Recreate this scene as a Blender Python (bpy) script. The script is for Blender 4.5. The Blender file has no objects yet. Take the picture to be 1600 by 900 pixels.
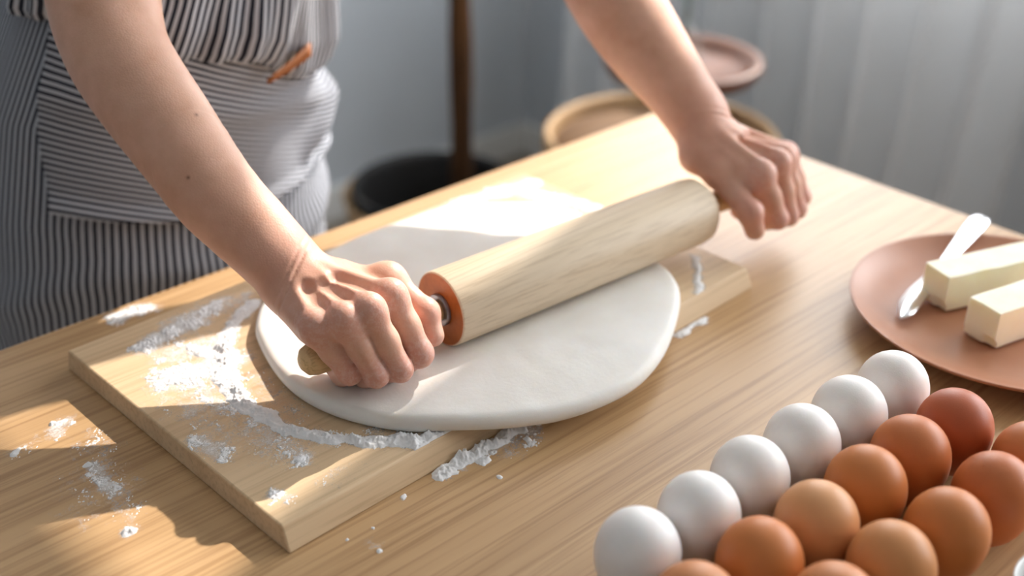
import bpy, bmesh, math, random
import numpy as np
from mathutils import Vector, Matrix

random.seed(7)
rng = np.random.default_rng(11)
S = bpy.context.scene
C = S.collection
T = 0.74                      # height of the table top above the floor

# ------------------------------------------------------------------ camera
cam_d = bpy.data.cameras.new('camera')
cam = bpy.data.objects.new('camera', cam_d)
C.objects.link(cam)
pitch, roll, yaw = 0.5146, 0.0128, 0.7538
cp, sp = math.cos(pitch), math.sin(pitch)
fwd = Vector((math.sin(yaw)*cp, math.cos(yaw)*cp, -sp))
rt0 = Vector((math.cos(yaw), -math.sin(yaw), 0))
up0 = rt0.cross(fwd)
rt = rt0*math.cos(roll) + up0*math.sin(roll)
up = -rt0*math.sin(roll) + up0*math.cos(roll)
M = Matrix(((rt.x, up.x, -fwd.x, 0), (rt.y, up.y, -fwd.y, 0), (rt.z, up.z, -fwd.z, T+0.46), (0, 0, 0, 1)))
cam.matrix_world = M
cam_d.sensor_width = 36
cam_d.lens = 36*1879.4/1600
cam_d.clip_start = 0.02
cam_d.dof.use_dof = True
cam_d.dof.focus_distance = 0.735
cam_d.dof.aperture_fstop = 3.2
S.camera = cam

# ------------------------------------------------------------------ world, sun, exposure
world = bpy.data.worlds.new('sky')
S.world = world
world.use_nodes = True
bg = world.node_tree.nodes['Background']
bg.inputs['Color'].default_value = (0.93, 0.96, 1.0, 1)
bg.inputs['Strength'].default_value = 9.0
sun_d = bpy.data.lights.new('sun', 'SUN')
sun_d.energy = 13.5
sun_d.angle = 0.010
sun_d.color = (1.0, 0.92, 0.83)
sun = bpy.data.objects.new('sun', sun_d)
C.objects.link(sun)
SUN_AZ, SUN_EL = math.radians(78), math.radians(38)
sdir = Vector((math.sin(SUN_AZ)*math.cos(SUN_EL), math.cos(SUN_AZ)*math.cos(SUN_EL), math.sin(SUN_EL)))
sun.rotation_euler = sdir.to_track_quat('Z', 'Y').to_euler()
sun.location = (4, 1.5, 4)
S.view_settings.view_transform = 'Standard'
S.view_settings.look = 'None'
S.view_settings.gamma = 1
S.view_settings.use_curve_mapping = False
S.view_settings.exposure = 0.10

# ------------------------------------------------------------------ materials
def lin(r, g, b):
    f = lambda c: ((c/255+0.055)/1.055)**2.4 if c > 10 else c/255/12.92
    return (f(r), f(g), f(b), 1)

class Mat:
    def __init__(self, name, **kw):
        self.m = bpy.data.materials.new(name)
        self.m.use_nodes = True
        self.nt = self.m.node_tree
        self.b = self.nt.nodes['Principled BSDF']
        for k, v in kw.items():
            self.set(k, v)
    def set(self, k, v):
        k = {'color': 'Base Color', 'rough': 'Roughness', 'metal': 'Metallic', 'spec': 'Specular IOR Level',
             'sss': 'Subsurface Weight', 'sssr': 'Subsurface Radius', 'ssss': 'Subsurface Scale', 'coat': 'Coat Weight',
             'sheen': 'Sheen Weight', 'alpha': 'Alpha', 'trans': 'Transmission Weight', 'ior': 'IOR'}.get(k, k)
        s = self.b.inputs[k]
        if hasattr(v, 'is_output') or isinstance(v, bpy.types.NodeSocket):
            self.nt.links.new(v, s)
        else:
            s.default_value = v
    def n(self, t, **kw):
        nd = self.nt.nodes.new(t)
        for k, v in kw.items():
            setattr(nd, k, v)
        return nd
    def link(self, a, b):
        self.nt.links.new(a, b)
    def coord(self, which='Object', scale=(1, 1, 1), rot=(0, 0, 0), loc=(0, 0, 0)):
        tc = self.n('ShaderNodeTexCoord')
        mp = self.n('ShaderNodeMapping')
        mp.inputs['Scale'].default_value = scale
        mp.inputs['Rotation'].default_value = rot
        mp.inputs['Location'].default_value = loc
        self.link(tc.outputs[which], mp.inputs['Vector'])
        return mp.outputs['Vector']
    def noise(self, vec, scale, detail=4, rough=0.55, dist=0.0):
        nd = self.n('ShaderNodeTexNoise')
        nd.inputs['Scale'].default_value = scale
        nd.inputs['Detail'].default_value = detail
        nd.inputs['Roughness'].default_value = rough
        nd.inputs['Distortion'].default_value = dist
        if vec is not None:
            self.link(vec, nd.inputs['Vector'])
        return nd.outputs['Fac']
    def ramp(self, fac, stops):
        nd = self.n('ShaderNodeValToRGB')
        cr = nd.color_ramp
        while len(cr.elements) < len(stops):
            cr.elements.new(0.5)
        for e, (p, c) in zip(cr.elements, stops):
            e.position = p
            e.color = c if len(c) == 4 else (*c, 1)
        self.link(fac, nd.inputs['Fac'])
        return nd.outputs['Color']
    def mix(self, fac, a, b, mode='MIX'):
        nd = self.n('ShaderNodeMix', data_type='RGBA', blend_type=mode)
        for sock, v in ((nd.inputs[0], fac), (nd.inputs[6], a), (nd.inputs[7], b)):
            if isinstance(v, bpy.types.NodeSocket):
                self.link(v, sock)
            else:
                sock.default_value = v
        return nd.outputs[2]
    def math(self, op, a, b=0.0):
        nd = self.n('ShaderNodeMath', operation=op)
        for sock, v in ((nd.inputs[0], a), (nd.inputs[1], b)):
            if isinstance(v, bpy.types.NodeSocket):
                self.link(v, sock)
            else:
                sock.default_value = v
        return nd.outputs[0]
    def bump(self, height, strength, dist=0.001):
        nd = self.n('ShaderNodeBump')
        nd.inputs['Strength'].default_value = strength
        nd.inputs['Distance'].default_value = dist
        self.link(height, nd.inputs['Height'])
        self.link(nd.outputs['Normal'], self.b.inputs['Normal'])

def wood(name, light, mid, dark, rough=0.42, across=26, fine=150, rot=(0, 0, 0), bump=0.25, spec=0.5, streak=0.7):
    m = Mat(name, rough=rough, spec=spec)
    v1 = m.coord('Object', (1.1, across, across), rot)
    v2 = m.coord('Object', (5.0, fine*2.2, fine*2.2), rot)
    v3 = m.coord('Object', (0.6, 5, 5), rot)
    n1 = m.noise(v1, 1.0, 5, 0.6, 0.6)
    n2 = m.noise(v2, 1.0, 3, 0.6, 0.2)
    n3 = m.noise(v3, 1.0, 2, 0.5, 0.8)
    c1 = m.ramp(n1, [(0.30, dark), (0.50, mid), (0.72, light)])
    c3 = m.ramp(n3, [(0.3, mid), (0.7, light)])
    c = m.mix(0.4, c1, c3)
    f2 = m.ramp(n2, [(0.34, (0.62, 0.55, 0.47)), (0.52, (1, 1, 1))])
    c = m.mix(streak, c, f2, 'MULTIPLY')
    m.set('color', c)
    m.bump(n2, bump, 0.0004)
    return m.m

MAT = {}
MAT['table'] = wood('oak_tabletop', lin(208, 171, 128), lin(194, 156, 111), lin(168, 129, 86), rough=0.40, across=22, fine=130, spec=0.50)
MAT['board'] = wood('pine_board', lin(228, 201, 166), lin(216, 186, 148), lin(194, 158, 118), rough=0.55, across=30, fine=120, spec=0.3, streak=0.4)
MAT['pin'] = wood('beech_pin', lin(230, 212, 186), lin(222, 201, 172), lin(203, 177, 144), rough=0.45, across=40, fine=260, spec=0.4, streak=0.45)
MAT['pin_end'] = wood('beech_end_grain_in_shade', lin(186, 118, 62), lin(170, 98, 46), lin(140, 76, 34), rough=0.5, across=40, fine=120, spec=0.3, streak=0.3)  # darker end grain, with shade and warm bounce light put into its colour
MAT['handle'] = wood('handle_wood', lin(234, 204, 156), lin(224, 190, 140), lin(204, 164, 112), rough=0.42, across=40, fine=160, spec=0.4)
MAT['dark_wood'] = wood('walnut', lin(128, 80, 54), lin(104, 62, 42), lin(78, 46, 30), rough=0.4, across=20, fine=90)
MAT['rattan'] = wood('tan_wood', lin(190, 156, 112), lin(172, 138, 96), lin(140, 108, 72), rough=0.6, across=20, fine=90)

MAT['woven'] = wood('woven_seat', lin(132, 100, 66), lin(112, 82, 54), lin(84, 60, 38), rough=0.7, across=30, fine=90)

m = Mat('dough', rough=0.62, spec=0.25, sss=0.25, ssss=0.006, sssr=(1.0, 0.75, 0.5))
n1 = m.noise(m.coord(), 22, 4, 0.55)
m.set('color', m.ramp(n1, [(0.3, lin(231, 226, 218)), (0.7, lin(240, 237, 232))]))
n2 = m.noise(m.coord(), 260, 5, 0.7)
m.bump(n2, 0.25, 0.0008)
MAT['dough'] = m.m

m = Mat('flour', rough=0.95, spec=0.05, color=lin(244, 243, 243))
m.bump(m.noise(m.coord(), 900, 4, 0.7), 0.5, 0.0008)
MAT['flour'] = m.m

m = Mat('flour_dust', rough=0.95, spec=0.05, color=lin(244, 243, 242))
am = m.n('ShaderNodeAttribute', attribute_name='amount')
nn = m.math('ADD', m.math('MULTIPLY', m.noise(m.coord(), 130, 5, 0.65), 0.55), m.math('MULTIPLY', m.noise(m.coord(), 900, 3, 0.7), 0.45))
al = m.math('ADD', m.math('MULTIPLY', am.outputs['Fac'], 1.15), m.math('MULTIPLY', m.math('SUBTRACT', nn, 0.62), 2.2))
m.set('alpha', m.math('MULTIPLY', m.ramp(al, [(0.12, (0, 0, 0)), (0.75, (1, 1, 1))]), 0.8))
MAT['dust'] = m.m

m = Mat('washer_metal', color=lin(150, 145, 150), metal=0.9, rough=0.35)
MAT['metal'] = m.m
m = Mat('knife_steel', color=lin(238, 238, 240), metal=1.0, rough=0.28)
MAT['knife'] = m.m
m = Mat('butter', rough=0.5, spec=0.35, sss=0.35, ssss=0.012, sssr=(1.0, 0.8, 0.4))
m.set('color', m.ramp(m.noise(m.coord(), 40, 4), [(0.3, lin(250, 240, 206)), (0.7, lin(252, 245, 220))]))
m.bump(m.noise(m.coord(), 160, 4), 0.2, 0.001)
MAT['butter'] = m.m
m = Mat('clay_plate', rough=0.36, spec=0.5)
m.set('color', m.ramp(m.noise(m.coord('Object', (1, 1, 1)), 14, 4), [(0.3, lin(172, 116, 86)), (0.7, lin(184, 130, 100))]))
m.bump(m.noise(m.coord(), 220, 3), 0.08, 0.001)
MAT['plate'] = m.m
m = Mat('white_ceramic', color=lin(240, 240, 238), rough=0.15)
MAT['ceramic'] = m.m

def egg_mat(name, c, sss=0.15):
    m = Mat(name, rough=0.46, spec=0.4, sss=sss, ssss=0.006, sssr=(1.0, 0.75, 0.55))
    n = m.noise(m.coord(), 60, 4, 0.6)
    d = tuple(x*0.95 for x in c[:3])
    m.set('color', m.ramp(n, [(0.35, d), (0.65, c)]))
    m.bump(m.noise(m.coord(), 900, 2), 0.12, 0.0006)
    return m.m

m = Mat('wall_paint', rough=0.9, spec=0.1)
m.set('color', m.ramp(m.noise(m.coord(), 3, 3), [(0.3, lin(192, 198, 204)), (0.7, lin(198, 204, 210))]))
MAT['wall'] = m.m
m = Mat('white_paint', color=lin(225, 225, 222), rough=0.5)
MAT['white_paint'] = m.m
m = Mat('ceiling_paint', color=lin(218, 218, 214), rough=0.9)
MAT['ceiling'] = m.m
m = Mat('grey_paint', color=lin(150, 154, 156), rough=0.9)
MAT['grey_paint'] = m.m
MAT['floor'] = wood('floor_boards', lin(150, 140, 128), lin(134, 124, 112), lin(110, 100, 90), rough=0.5, across=9, fine=40)
m = Mat('black_plastic', color=lin(14, 13, 13), rough=0.7)
MAT['black'] = m.m
m = Mat('soil', rough=1.0)
m.set('color', m.ramp(m.noise(m.coord(), 60, 5), [(0.3, lin(14, 12, 10)), (0.7, lin(34, 28, 22))]))
MAT['soil'] = m.m
m = Mat('bark', rough=0.85, spec=0.2)
m.set('color', m.ramp(m.noise(m.coord('Object', (30, 30, 4)), 1.5, 5), [(0.3, lin(40, 27, 17)), (0.7, lin(98, 66, 38))]))
MAT['bark'] = m.m
m = Mat('leaf', color=lin(52, 84, 40), rough=0.4)
MAT['leaf'] = m.m
m = Mat('clear_glass', color=(0.95, 0.98, 0.98, 1), rough=0.02, trans=1.0, ior=1.45)
MAT['glass'] = m.m
m = Mat('leather', rough=0.55)
m.set('color', m.ramp(m.noise(m.coord(), 90, 4), [(0.3, lin(138, 78, 30)), (0.7, lin(170, 100, 44))]))
MAT['leather'] = m.m

def stripe_mat(name, axis, period=0.0065):
    m = Mat(name, rough=0.85, spec=0.15, sheen=0.1)
    tc = m.n('ShaderNodeTexCoord')
    sx = m.n('ShaderNodeSeparateXYZ')
    m.link(tc.outputs['UV'], sx.inputs[0])
    wob = m.noise(m.coord('UV', (1, 1, 1)), 30, 2)
    w = m.math('MULTIPLY', m.math('SUBTRACT', wob, 0.5), 0.25)
    ph = m.math('ADD', m.math('MULTIPLY', sx.outputs[axis], 1/period), w)
    s = m.math('SINE', m.math('MULTIPLY', ph, 2*math.pi))
    s = m.math('ADD', m.math('MULTIPLY', s, 0.5), 0.5)
    c = m.ramp(s, [(0.42, lin(40, 43, 54)), (0.66, lin(196, 199, 207))])
    wv = m.noise(m.coord('UV', (1, 1, 1)), 1500, 2)
    m.set('color', m.mix(0.15, c, m.ramp(wv, [(0.4, (0.5, 0.5, 0.5)), (0.6, (1, 1, 1))]), 'MULTIPLY'))
    m.bump(wv, 0.15, 0.0005)
    return m.m
MAT['stripe_v'] = stripe_mat('striped_cotton_upright', 0, 0.0066)
MAT['stripe_h'] = stripe_mat('striped_cotton_level', 1, 0.0052)

m = Mat('skin', rough=0.46, spec=0.35, sss=0.22, ssss=0.006, sssr=(1.0, 0.35, 0.18))
at = m.n('ShaderNodeAttribute', attribute_name='red')
nb = m.noise(m.coord(), 38, 4, 0.6)
base = m.ramp(nb, [(0.3, lin(206, 158, 132)), (0.7, lin(223, 178, 155))])
c = m.mix(at.outputs['Fac'], base, lin(204, 136, 124))
fl = m.n('ShaderNodeAttribute', attribute_name='dust')
nf = m.noise(m.coord(), 300, 4, 0.7)
fm = m.math('MULTIPLY', fl.outputs['Fac'], m.ramp(nf, [(0.45, (0, 0, 0)), (0.62, (1, 1, 1))]))
c = m.mix(fm, c, lin(236, 222, 216))
mo = m.n('ShaderNodeAttribute', attribute_name='mole')
c = m.mix(m.math('MULTIPLY', mo.outputs['Fac'], 0.8), c, lin(96, 56, 42))
m.set('color', c)
vor = m.n('ShaderNodeTexVoronoi')
vor.inputs['Scale'].default_value = 700
m.link(m.coord(), vor.inputs['Vector'])
m.bump(vor.outputs['Distance'], 0.12, 0.0006)
MAT['skin'] = m.m
m = Mat('hair', color=lin(58, 38, 26), rough=0.5)
MAT['hair'] = m.m

m = Mat('sheer_voile')
nt = m.nt
tr = m.n('ShaderNodeBsdfTransparent'); tl = m.n('ShaderNodeBsdfTranslucent'); df = m.n('ShaderNodeBsdfDiffuse')
tl.inputs['Color'].default_value = (0.93, 0.94, 0.94, 1); df.inputs['Color'].default_value = (0.92, 0.93, 0.93, 1)
m1 = m.n('ShaderNodeMixShader'); m2 = m.n('ShaderNodeMixShader')
m1.inputs[0].default_value = 0.55
nt.links.new(df.outputs[0], m1.inputs[1]); nt.links.new(tl.outputs[0], m1.inputs[2])
m2.inputs[0].default_value = 0.55
nt.links.new(tr.outputs[0], m2.inputs[1]); nt.links.new(m1.outputs[0], m2.inputs[2])
nt.links.new(m2.outputs[0], nt.nodes['Material Output'].inputs['Surface'])
MAT['voile'] = m.m

# ------------------------------------------------------------------ object helpers (z of all coordinates is measured from the table top)
ORG = {}
def thing(name, label, cat, loc, group=None):
    o = bpy.data.objects.new(name, None)
    o.empty_display_size = 0.05
    C.objects.link(o)
    o.location = (loc[0], loc[1], loc[2]+T)
    ORG[o.name] = Vector(loc)
    tag(o, label, cat, group)
    return o
def tag(o, label=None, cat=None, group=None, kind=None):
    for k, v in (('label', label), ('category', cat), ('group', group), ('kind', kind)):
        if v: o[k] = v
    return o
def mesh_obj(name, V, F, mat, parent=None, origin=None, smooth=True, uv=None):
    V = np.asarray(V, float)
    if parent is not None:
        org = ORG[parent.name]
    else:
        org = Vector(origin) if origin is not None else Vector(V.mean(0))
    me = bpy.data.meshes.new(name)
    me.from_pydata((V-np.array(org)).tolist(), [], F if isinstance(F, list) else F.tolist())
    if uv is not None:
        l = me.uv_layers.new(name='UVMap')
        idx = np.empty(len(me.loops), dtype=np.int64); me.loops.foreach_get('vertex_index', idx)
        l.data.foreach_set('uv', np.asarray(uv, np.float32)[idx].ravel())
    if smooth:
        me.polygons.foreach_set('use_smooth', np.ones(len(me.polygons), bool))
    if mat: me.materials.append(MAT[mat] if isinstance(mat, str) else mat)
    me.update()
    o = bpy.data.objects.new(name, me)
    C.objects.link(o)
    ORG[o.name] = org
    if parent is not None: o.parent = parent
    else: o.location = org + Vector((0, 0, T))
    return o
def bm_arrays(bm):
    bm.verts.ensure_lookup_table(); bm.verts.index_update()
    V = [tuple(v.co) for v in bm.verts]; F = [[v.index for v in f.verts] for f in bm.faces]
    bm.free()
    return V, F
def box(x0, x1, y0, y1, z0, z1, bev=0.0, seg=2):
    bm = bmesh.new()
    bmesh.ops.create_cube(bm, size=1)
    for v in bm.verts:
        v.co = Vector(((x0+x1)/2+v.co.x*(x1-x0), (y0+y1)/2+v.co.y*(y1-y0), (z0+z1)/2+v.co.z*(z1-z0)))
    if bev > 0:
        bmesh.ops.bevel(bm, geom=list(bm.edges), offset=bev, segments=seg, affect='EDGES', profile=0.5)
    return bm_arrays(bm)
def joinVF(*parts):
    V, F = [], []
    for v, f in parts:
        k = len(V); V += [tuple(p) for p in v]; F += [[i+k for i in q] for q in f]
    return V, F
def lathe(profile, n=48, axis=None, origin=(0, 0, 0), cap=True):
    """profile: list of (radius, t); revolved round axis (default z)."""
    ax = Vector(axis).normalized() if axis is not None else Vector((0, 0, 1))
    a = Vector((0, 0, 1)) if abs(ax.z) < 0.9 else Vector((1, 0, 0))
    e1 = ax.cross(a).normalized() if axis is not None else Vector((1, 0, 0))
    e2 = ax.cross(e1)
    o = Vector(origin); V = []; F = []
    for (r, t) in profile:
        for i in range(n):
            an = 2*math.pi*i/n
            V.append(o+ax*t+(e1*math.cos(an)+e2*math.sin(an))*r)
    for j in range(len(profile)-1):
        for i in range(n):
            F.append([j*n+i, j*n+(i+1) % n, (j+1)*n+(i+1) % n, (j+1)*n+i])
    if cap:
        F.append(list(range(n))[::-1]); F.append([(len(profile)-1)*n+i for i in range(n)])
    return [tuple(v) for v in V], F
def tube(pts, radii, n=12, cap=True):
    P = [Vector(p) for p in pts]; V = []; F = []
    prev = None
    for i, p in enumerate(P):
        d = (P[min(i+1, len(P)-1)]-P[max(i-1, 0)]).normalized()
        if prev is None:
            a = Vector((0, 0, 1)) if abs(d.z) < 0.9 else Vector((1, 0, 0))
            e1 = d.cross(a).normalized()
        else:
            e1 = (prev-d*prev.dot(d)).normalized()
        prev = e1; e2 = d.cross(e1)
        for k in range(n):
            an = 2*math.pi*k/n
            V.append(tuple(p+(e1*math.cos(an)+e2*math.sin(an))*radii[i]))
    for j in range(len(P)-1):
        for k in range(n):
            F.append([j*n+k, j*n+(k+1) % n, (j+1)*n+(k+1) % n, (j+1)*n+k])
    if cap:
        F.append(list(range(n))[::-1]); F.append([(len(P)-1)*n+k for k in range(n)])
    return V, F
def sharp(o, angle=35):
    """flat caps stay crisp on smooth-shaded turned shapes"""
    me = o.data
    bm = bmesh.new(); bm.from_mesh(me)
    for e in bm.edges:
        if len(e.link_faces) == 2 and e.calc_face_angle(0) > math.radians(angle):
            e.smooth = False
    bm.to_mesh(me); bm.free()
    return o

# value noise in numpy, for folds, flour and dough
def _hash(ix, iy, iz, seed):
    h = (ix.astype(np.int64)*374761393 + iy.astype(np.int64)*668265263 + iz.astype(np.int64)*2147483647 + seed*974711) & 0xffffffff
    h = ((h ^ (h >> 13))*1274126177) & 0xffffffff
    h = (h ^ (h >> 16)) & 0xffffffff
    return h/4294967295.0
def vnoise(x, y, z=0.0, seed=0):
    x = np.asarray(x, float); y = np.asarray(y, float); z = np.zeros_like(x)+z
    ix, iy, iz = np.floor(x), np.floor(y), np.floor(z)
    fx, fy, fz = x-ix, y-iy, z-iz
    fx = fx*fx*(3-2*fx); fy = fy*fy*(3-2*fy); fz = fz*fz*(3-2*fz)
    r = 0
    for a in (0, 1):
        for b in (0, 1):
            for c in (0, 1):
                w = (fx if a else 1-fx)*(fy if b else 1-fy)*(fz if c else 1-fz)
                r = r + w*_hash(ix+a, iy+b, iz+c, seed)
    return r
def fbm(x, y, sc, octv=4, seed=0):
    r = 0; a = 0.5; s = sc; tot = 0
    for o in range(octv):
        r = r + a*vnoise(x*s, y*s, 0, seed+o); tot += a
        a *= 0.55; s *= 2.03
    return r/tot

# ------------------------------------------------------------------ the room
WX, WY = 1.96, 2.05           # inner faces of the window wall and the back wall
FZ, CZ = -T, 1.86             # floor and ceiling, from the table top
def struct(name, V, F, mat, smooth=False):
    o = mesh_obj(name, V, F, mat, smooth=smooth)
    return tag(o, kind='structure')
struct('floor', *box(-2.12, WX+0.12, -2.42, WY+0.12, FZ-0.06, FZ), 'floor')
struct('wall_back', *box(-2.12, WX+0.12, WY, WY+0.12, FZ, CZ), 'wall')
# window wall: unseen pier added to block sun, two openings sized to aim it
OZ0 = 0.12
WINS = ((-1.15, 0.575, 1.125), (0.796, 1.78, 1.54))       # y from, y to, top; unseen first window kept low to shade the eggs
ya = [-2.3, WINS[0][0], WINS[0][1], WINS[1][0], WINS[1][1], WY]
struct('wall_right', *joinVF(box(WX, WX+0.12, -2.3, WY, FZ, OZ0), box(WX, WX+0.12, -2.3, WY, 1.54, CZ), box(WX, WX+0.12, WINS[0][0], WINS[0][1], WINS[0][2], 1.54),
                             *[box(WX, WX+0.12, ya[i], ya[i+1], OZ0, 1.54) for i in (0, 2, 4)]), 'wall')
struct('wall_left', *box(-2.12, -2.0, -2.3, WY, FZ, CZ), 'wall')
struct('wall_front', *box(-2.12, WX+0.12, -2.42, -2.3, FZ, CZ), 'grey_paint')
struct('ceiling', *box(-2.12, WX+0.12, -2.42, WY+0.12, CZ, CZ+0.06), 'ceiling')
struct('baseboard_back', *box(-2.0, WX, WY-0.014, WY, FZ, FZ+0.08, 0.004), 'white_paint')
struct('baseboard_right', *box(WX-0.014, WX, -2.3, WY-0.014, FZ, FZ+0.08, 0.004), 'white_paint')
b = 0.045
for wi, (OY0, OY1, OZ1) in enumerate(WINS):
    win = thing('window_%d' % (wi+1), None, None, (WX+0.05, (OY0+OY1)/2, OZ0)); win['kind'] = 'structure'
    mesh_obj('window_frame', *joinVF(box(WX+.04, WX+.09, OY0, OY1, OZ0, OZ0+b), box(WX+.04, WX+.09, OY0, OY1, OZ1-b, OZ1),
             box(WX+.04, WX+.09, OY0, OY0+b, OZ0, OZ1), box(WX+.04, WX+.09, OY1-b, OY1, OZ0, OZ1)), 'white_paint', win, smooth=False)
    if wi == 0:
        mesh_obj('mullion', *box(WX+.04, WX+.09, -0.33, -0.27, OZ0+b, OZ1-b), 'white_paint', win, smooth=False)
    mesh_obj('window_sill', *box(WX-0.06, WX+0.04, OY0-.03, OY1+.03, OZ0-0.03, OZ0, 0.006), 'white_paint', win, smooth=False)
    # portal: guides the renderer's rays to the opening, gives off no light itself
    pl = bpy.data.lights.new('window_portal', 'AREA'); pl.shape = 'RECTANGLE'
    pl.size = OZ1-OZ0; pl.size_y = OY1-OY0; pl.cycles.is_portal = True
    po_ = bpy.data.objects.new('window_portal', pl); C.objects.link(po_)
    po_.location = (WX+0.11, (OY0+OY1)/2, (OZ0+OZ1)/2+T); po_.rotation_euler = (0, math.radians(90), 0)

# sheer curtain drawn towards the corner
def curtain(name, y0, y1, label, seed):
    ny, nz = 150, 50
    V = []; F = []
    for j in range(nz+1):
        t = j/nz
        z = CZ-0.04+(FZ+0.02-(CZ-0.04))*t
        for i in range(ny+1):
            s = i/ny
            sway = 0.10*max(0, (t-0.45))**1.5*math.sin(6*s+seed)
            y = y0+(y1-y0)*s+sway
            amp = 0.018+0.030*t
            x = WX-0.15+amp*math.sin(2*math.pi*(11*s+0.6*math.sin(3*s+seed)+0.5*t*math.sin(5*s+seed)))+0.02*math.sin(9*s+4*t)
            x -= 0.10*max(0, t-0.6)*(1+math.sin(7*s))
            V.append((x, y, z))
    for j in range(nz):
        for i in range(ny):
            a = j*(ny+1)+i
            F.append([a, a+1, a+ny+2, a+ny+1])
    t = thing(name, label, 'curtain', (WX-0.15, (y0+y1)/2, FZ))
    mesh_obj('fabric', V, F, 'voile', t)
    rod = tube([(WX-0.15, y0-0.05, CZ-0.035), (WX-0.15, y1+0.05, CZ-0.035)], [0.012, 0.012])
    mesh_obj('rod', *rod, 'white_paint', t)
    return t
curtain('sheer_curtain', 0.72, 1.72, 'pale grey sheer curtain hanging in soft folds in front of the window', 1.3)

# ------------------------------------------------------------------ table
tx0, tx1, ty0, ty1 = -0.52, 0.946, -0.02, 0.770
table = thing('dining_table', 'light oak table with a floury top carrying the dough, eggs and butter', 'table', ((tx0+tx1)/2, (ty0+ty1)/2, -T))
mesh_obj('tabletop', *box(tx0, tx1, ty0, ty1, -0.028, 0, 0.003, 2), 'table', table, smooth=False)
for lx in (tx0+0.05, tx1-0.10):
    for ly in (ty0+0.05, ty1-0.10):
        V, F = box(-0.025, 0.025, -0.025, 0.025, -T, -0.028, 0.004)
        V = [((lx+0.025)+x*(1 if z > -0.3 else 0.72), (ly+0.025)+y*(1 if z > -0.3 else 0.72), z) for x, y, z in V]
        mesh_obj('leg', V, F, 'table', table, smooth=False)
for (a, b_, c_, d_) in ((tx0+0.10, tx1-0.10, ty0+0.06, ty0+0.08), (tx0+0.10, tx1-0.10, ty1-0.08, ty1-0.06),
                        (tx0+0.06, tx0+0.08, ty0+0.10, ty1-0.10), (tx1-0.08, tx1-0.06, ty0+0.10, ty1-0.10)):
    mesh_obj('rail', *box(a, b_, c_, d_, -0.10, -0.028), 'table', table, smooth=False)

# ------------------------------------------------------------------ pastry board
BA = 0.0312
BO = Vector((0.2601, 0.4614)); BL, BW, BT = 0.436, 0.2493, 0.016
ex = Vector((math.cos(BA), math.sin(BA))); ey = Vector((-math.sin(BA), math.cos(BA)))
def bxy(u, v):
    p = BO+ex*u+ey*v
    return p.x, p.y
bm = bmesh.new()
lo, hi = [], []
for (u, v, ou, ov) in ((0, 0, -0.001, -0.007), (BL, 0, 0.001, -0.007), (BL, BW, 0.001, 0.003), (0, BW, -0.001, 0.003)):
    lo.append(bm.verts.new((*bxy(u+ou, v+ov), 0.0))); hi.append(bm.verts.new((*bxy(u, v), BT)))
bm.faces.new(lo[::-1]); bm.faces.new(hi)
for i in range(4):
    bm.faces.new((lo[i], lo[(i+1) % 4], hi[(i+1) % 4], hi[i]))
bmesh.ops.bevel(bm, geom=list(bm.edges), offset=0.0012, segments=2, affect='EDGES', profile=0.5)
o = mesh_obj('pastry_board', *bm_arrays(bm), 'board', origin=(*bxy(BL/2, BW/2), 0), smooth=False)
tag(o, 'pale pine board dusted with flour, lying under the dough', 'board')

# ------------------------------------------------------------------ dough
DO = [(0.363, 0.6481), (0.3473, 0.6171), (0.3349, 0.5661), (0.3398, 0.5236), (0.3598, 0.4848), (0.3893, 0.4591), (0.4241, 0.4387),
      (0.4661, 0.4242), (0.5122, 0.4221), (0.5596, 0.4382), (0.6061, 0.4672), (0.6295, 0.4951), (0.6440, 0.5350), (0.6560, 0.5900),
      (0.6449, 0.6500), (0.5953, 0.6905), (0.5333, 0.7030), (0.4544, 0.6990), (0.399, 0.6810)]
def closed_spline(P, n):
    P = np.array(P); N = len(P); out = []
    for k in range(n):
        t = k/n*N; i = int(t); f = t-i
        p0, p1, p2, p3 = P[(i-1) % N], P[i % N], P[(i+1) % N], P[(i+2) % N]
        out.append(0.5*((2*p1)+(-p0+p2)*f+(2*p0-5*p1+4*p2-p3)*f*f+(-p0+3*p1-3*p2+p3)*f**3))
    return np.array(out)
PIN_A = np.array([0.4389, 0.5373]); PIN_D = np.array([0.9981, -0.0612]); PIN_R = 0.0265; PIN_Z = 0.0515; PIN_L = 0.2520
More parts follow.
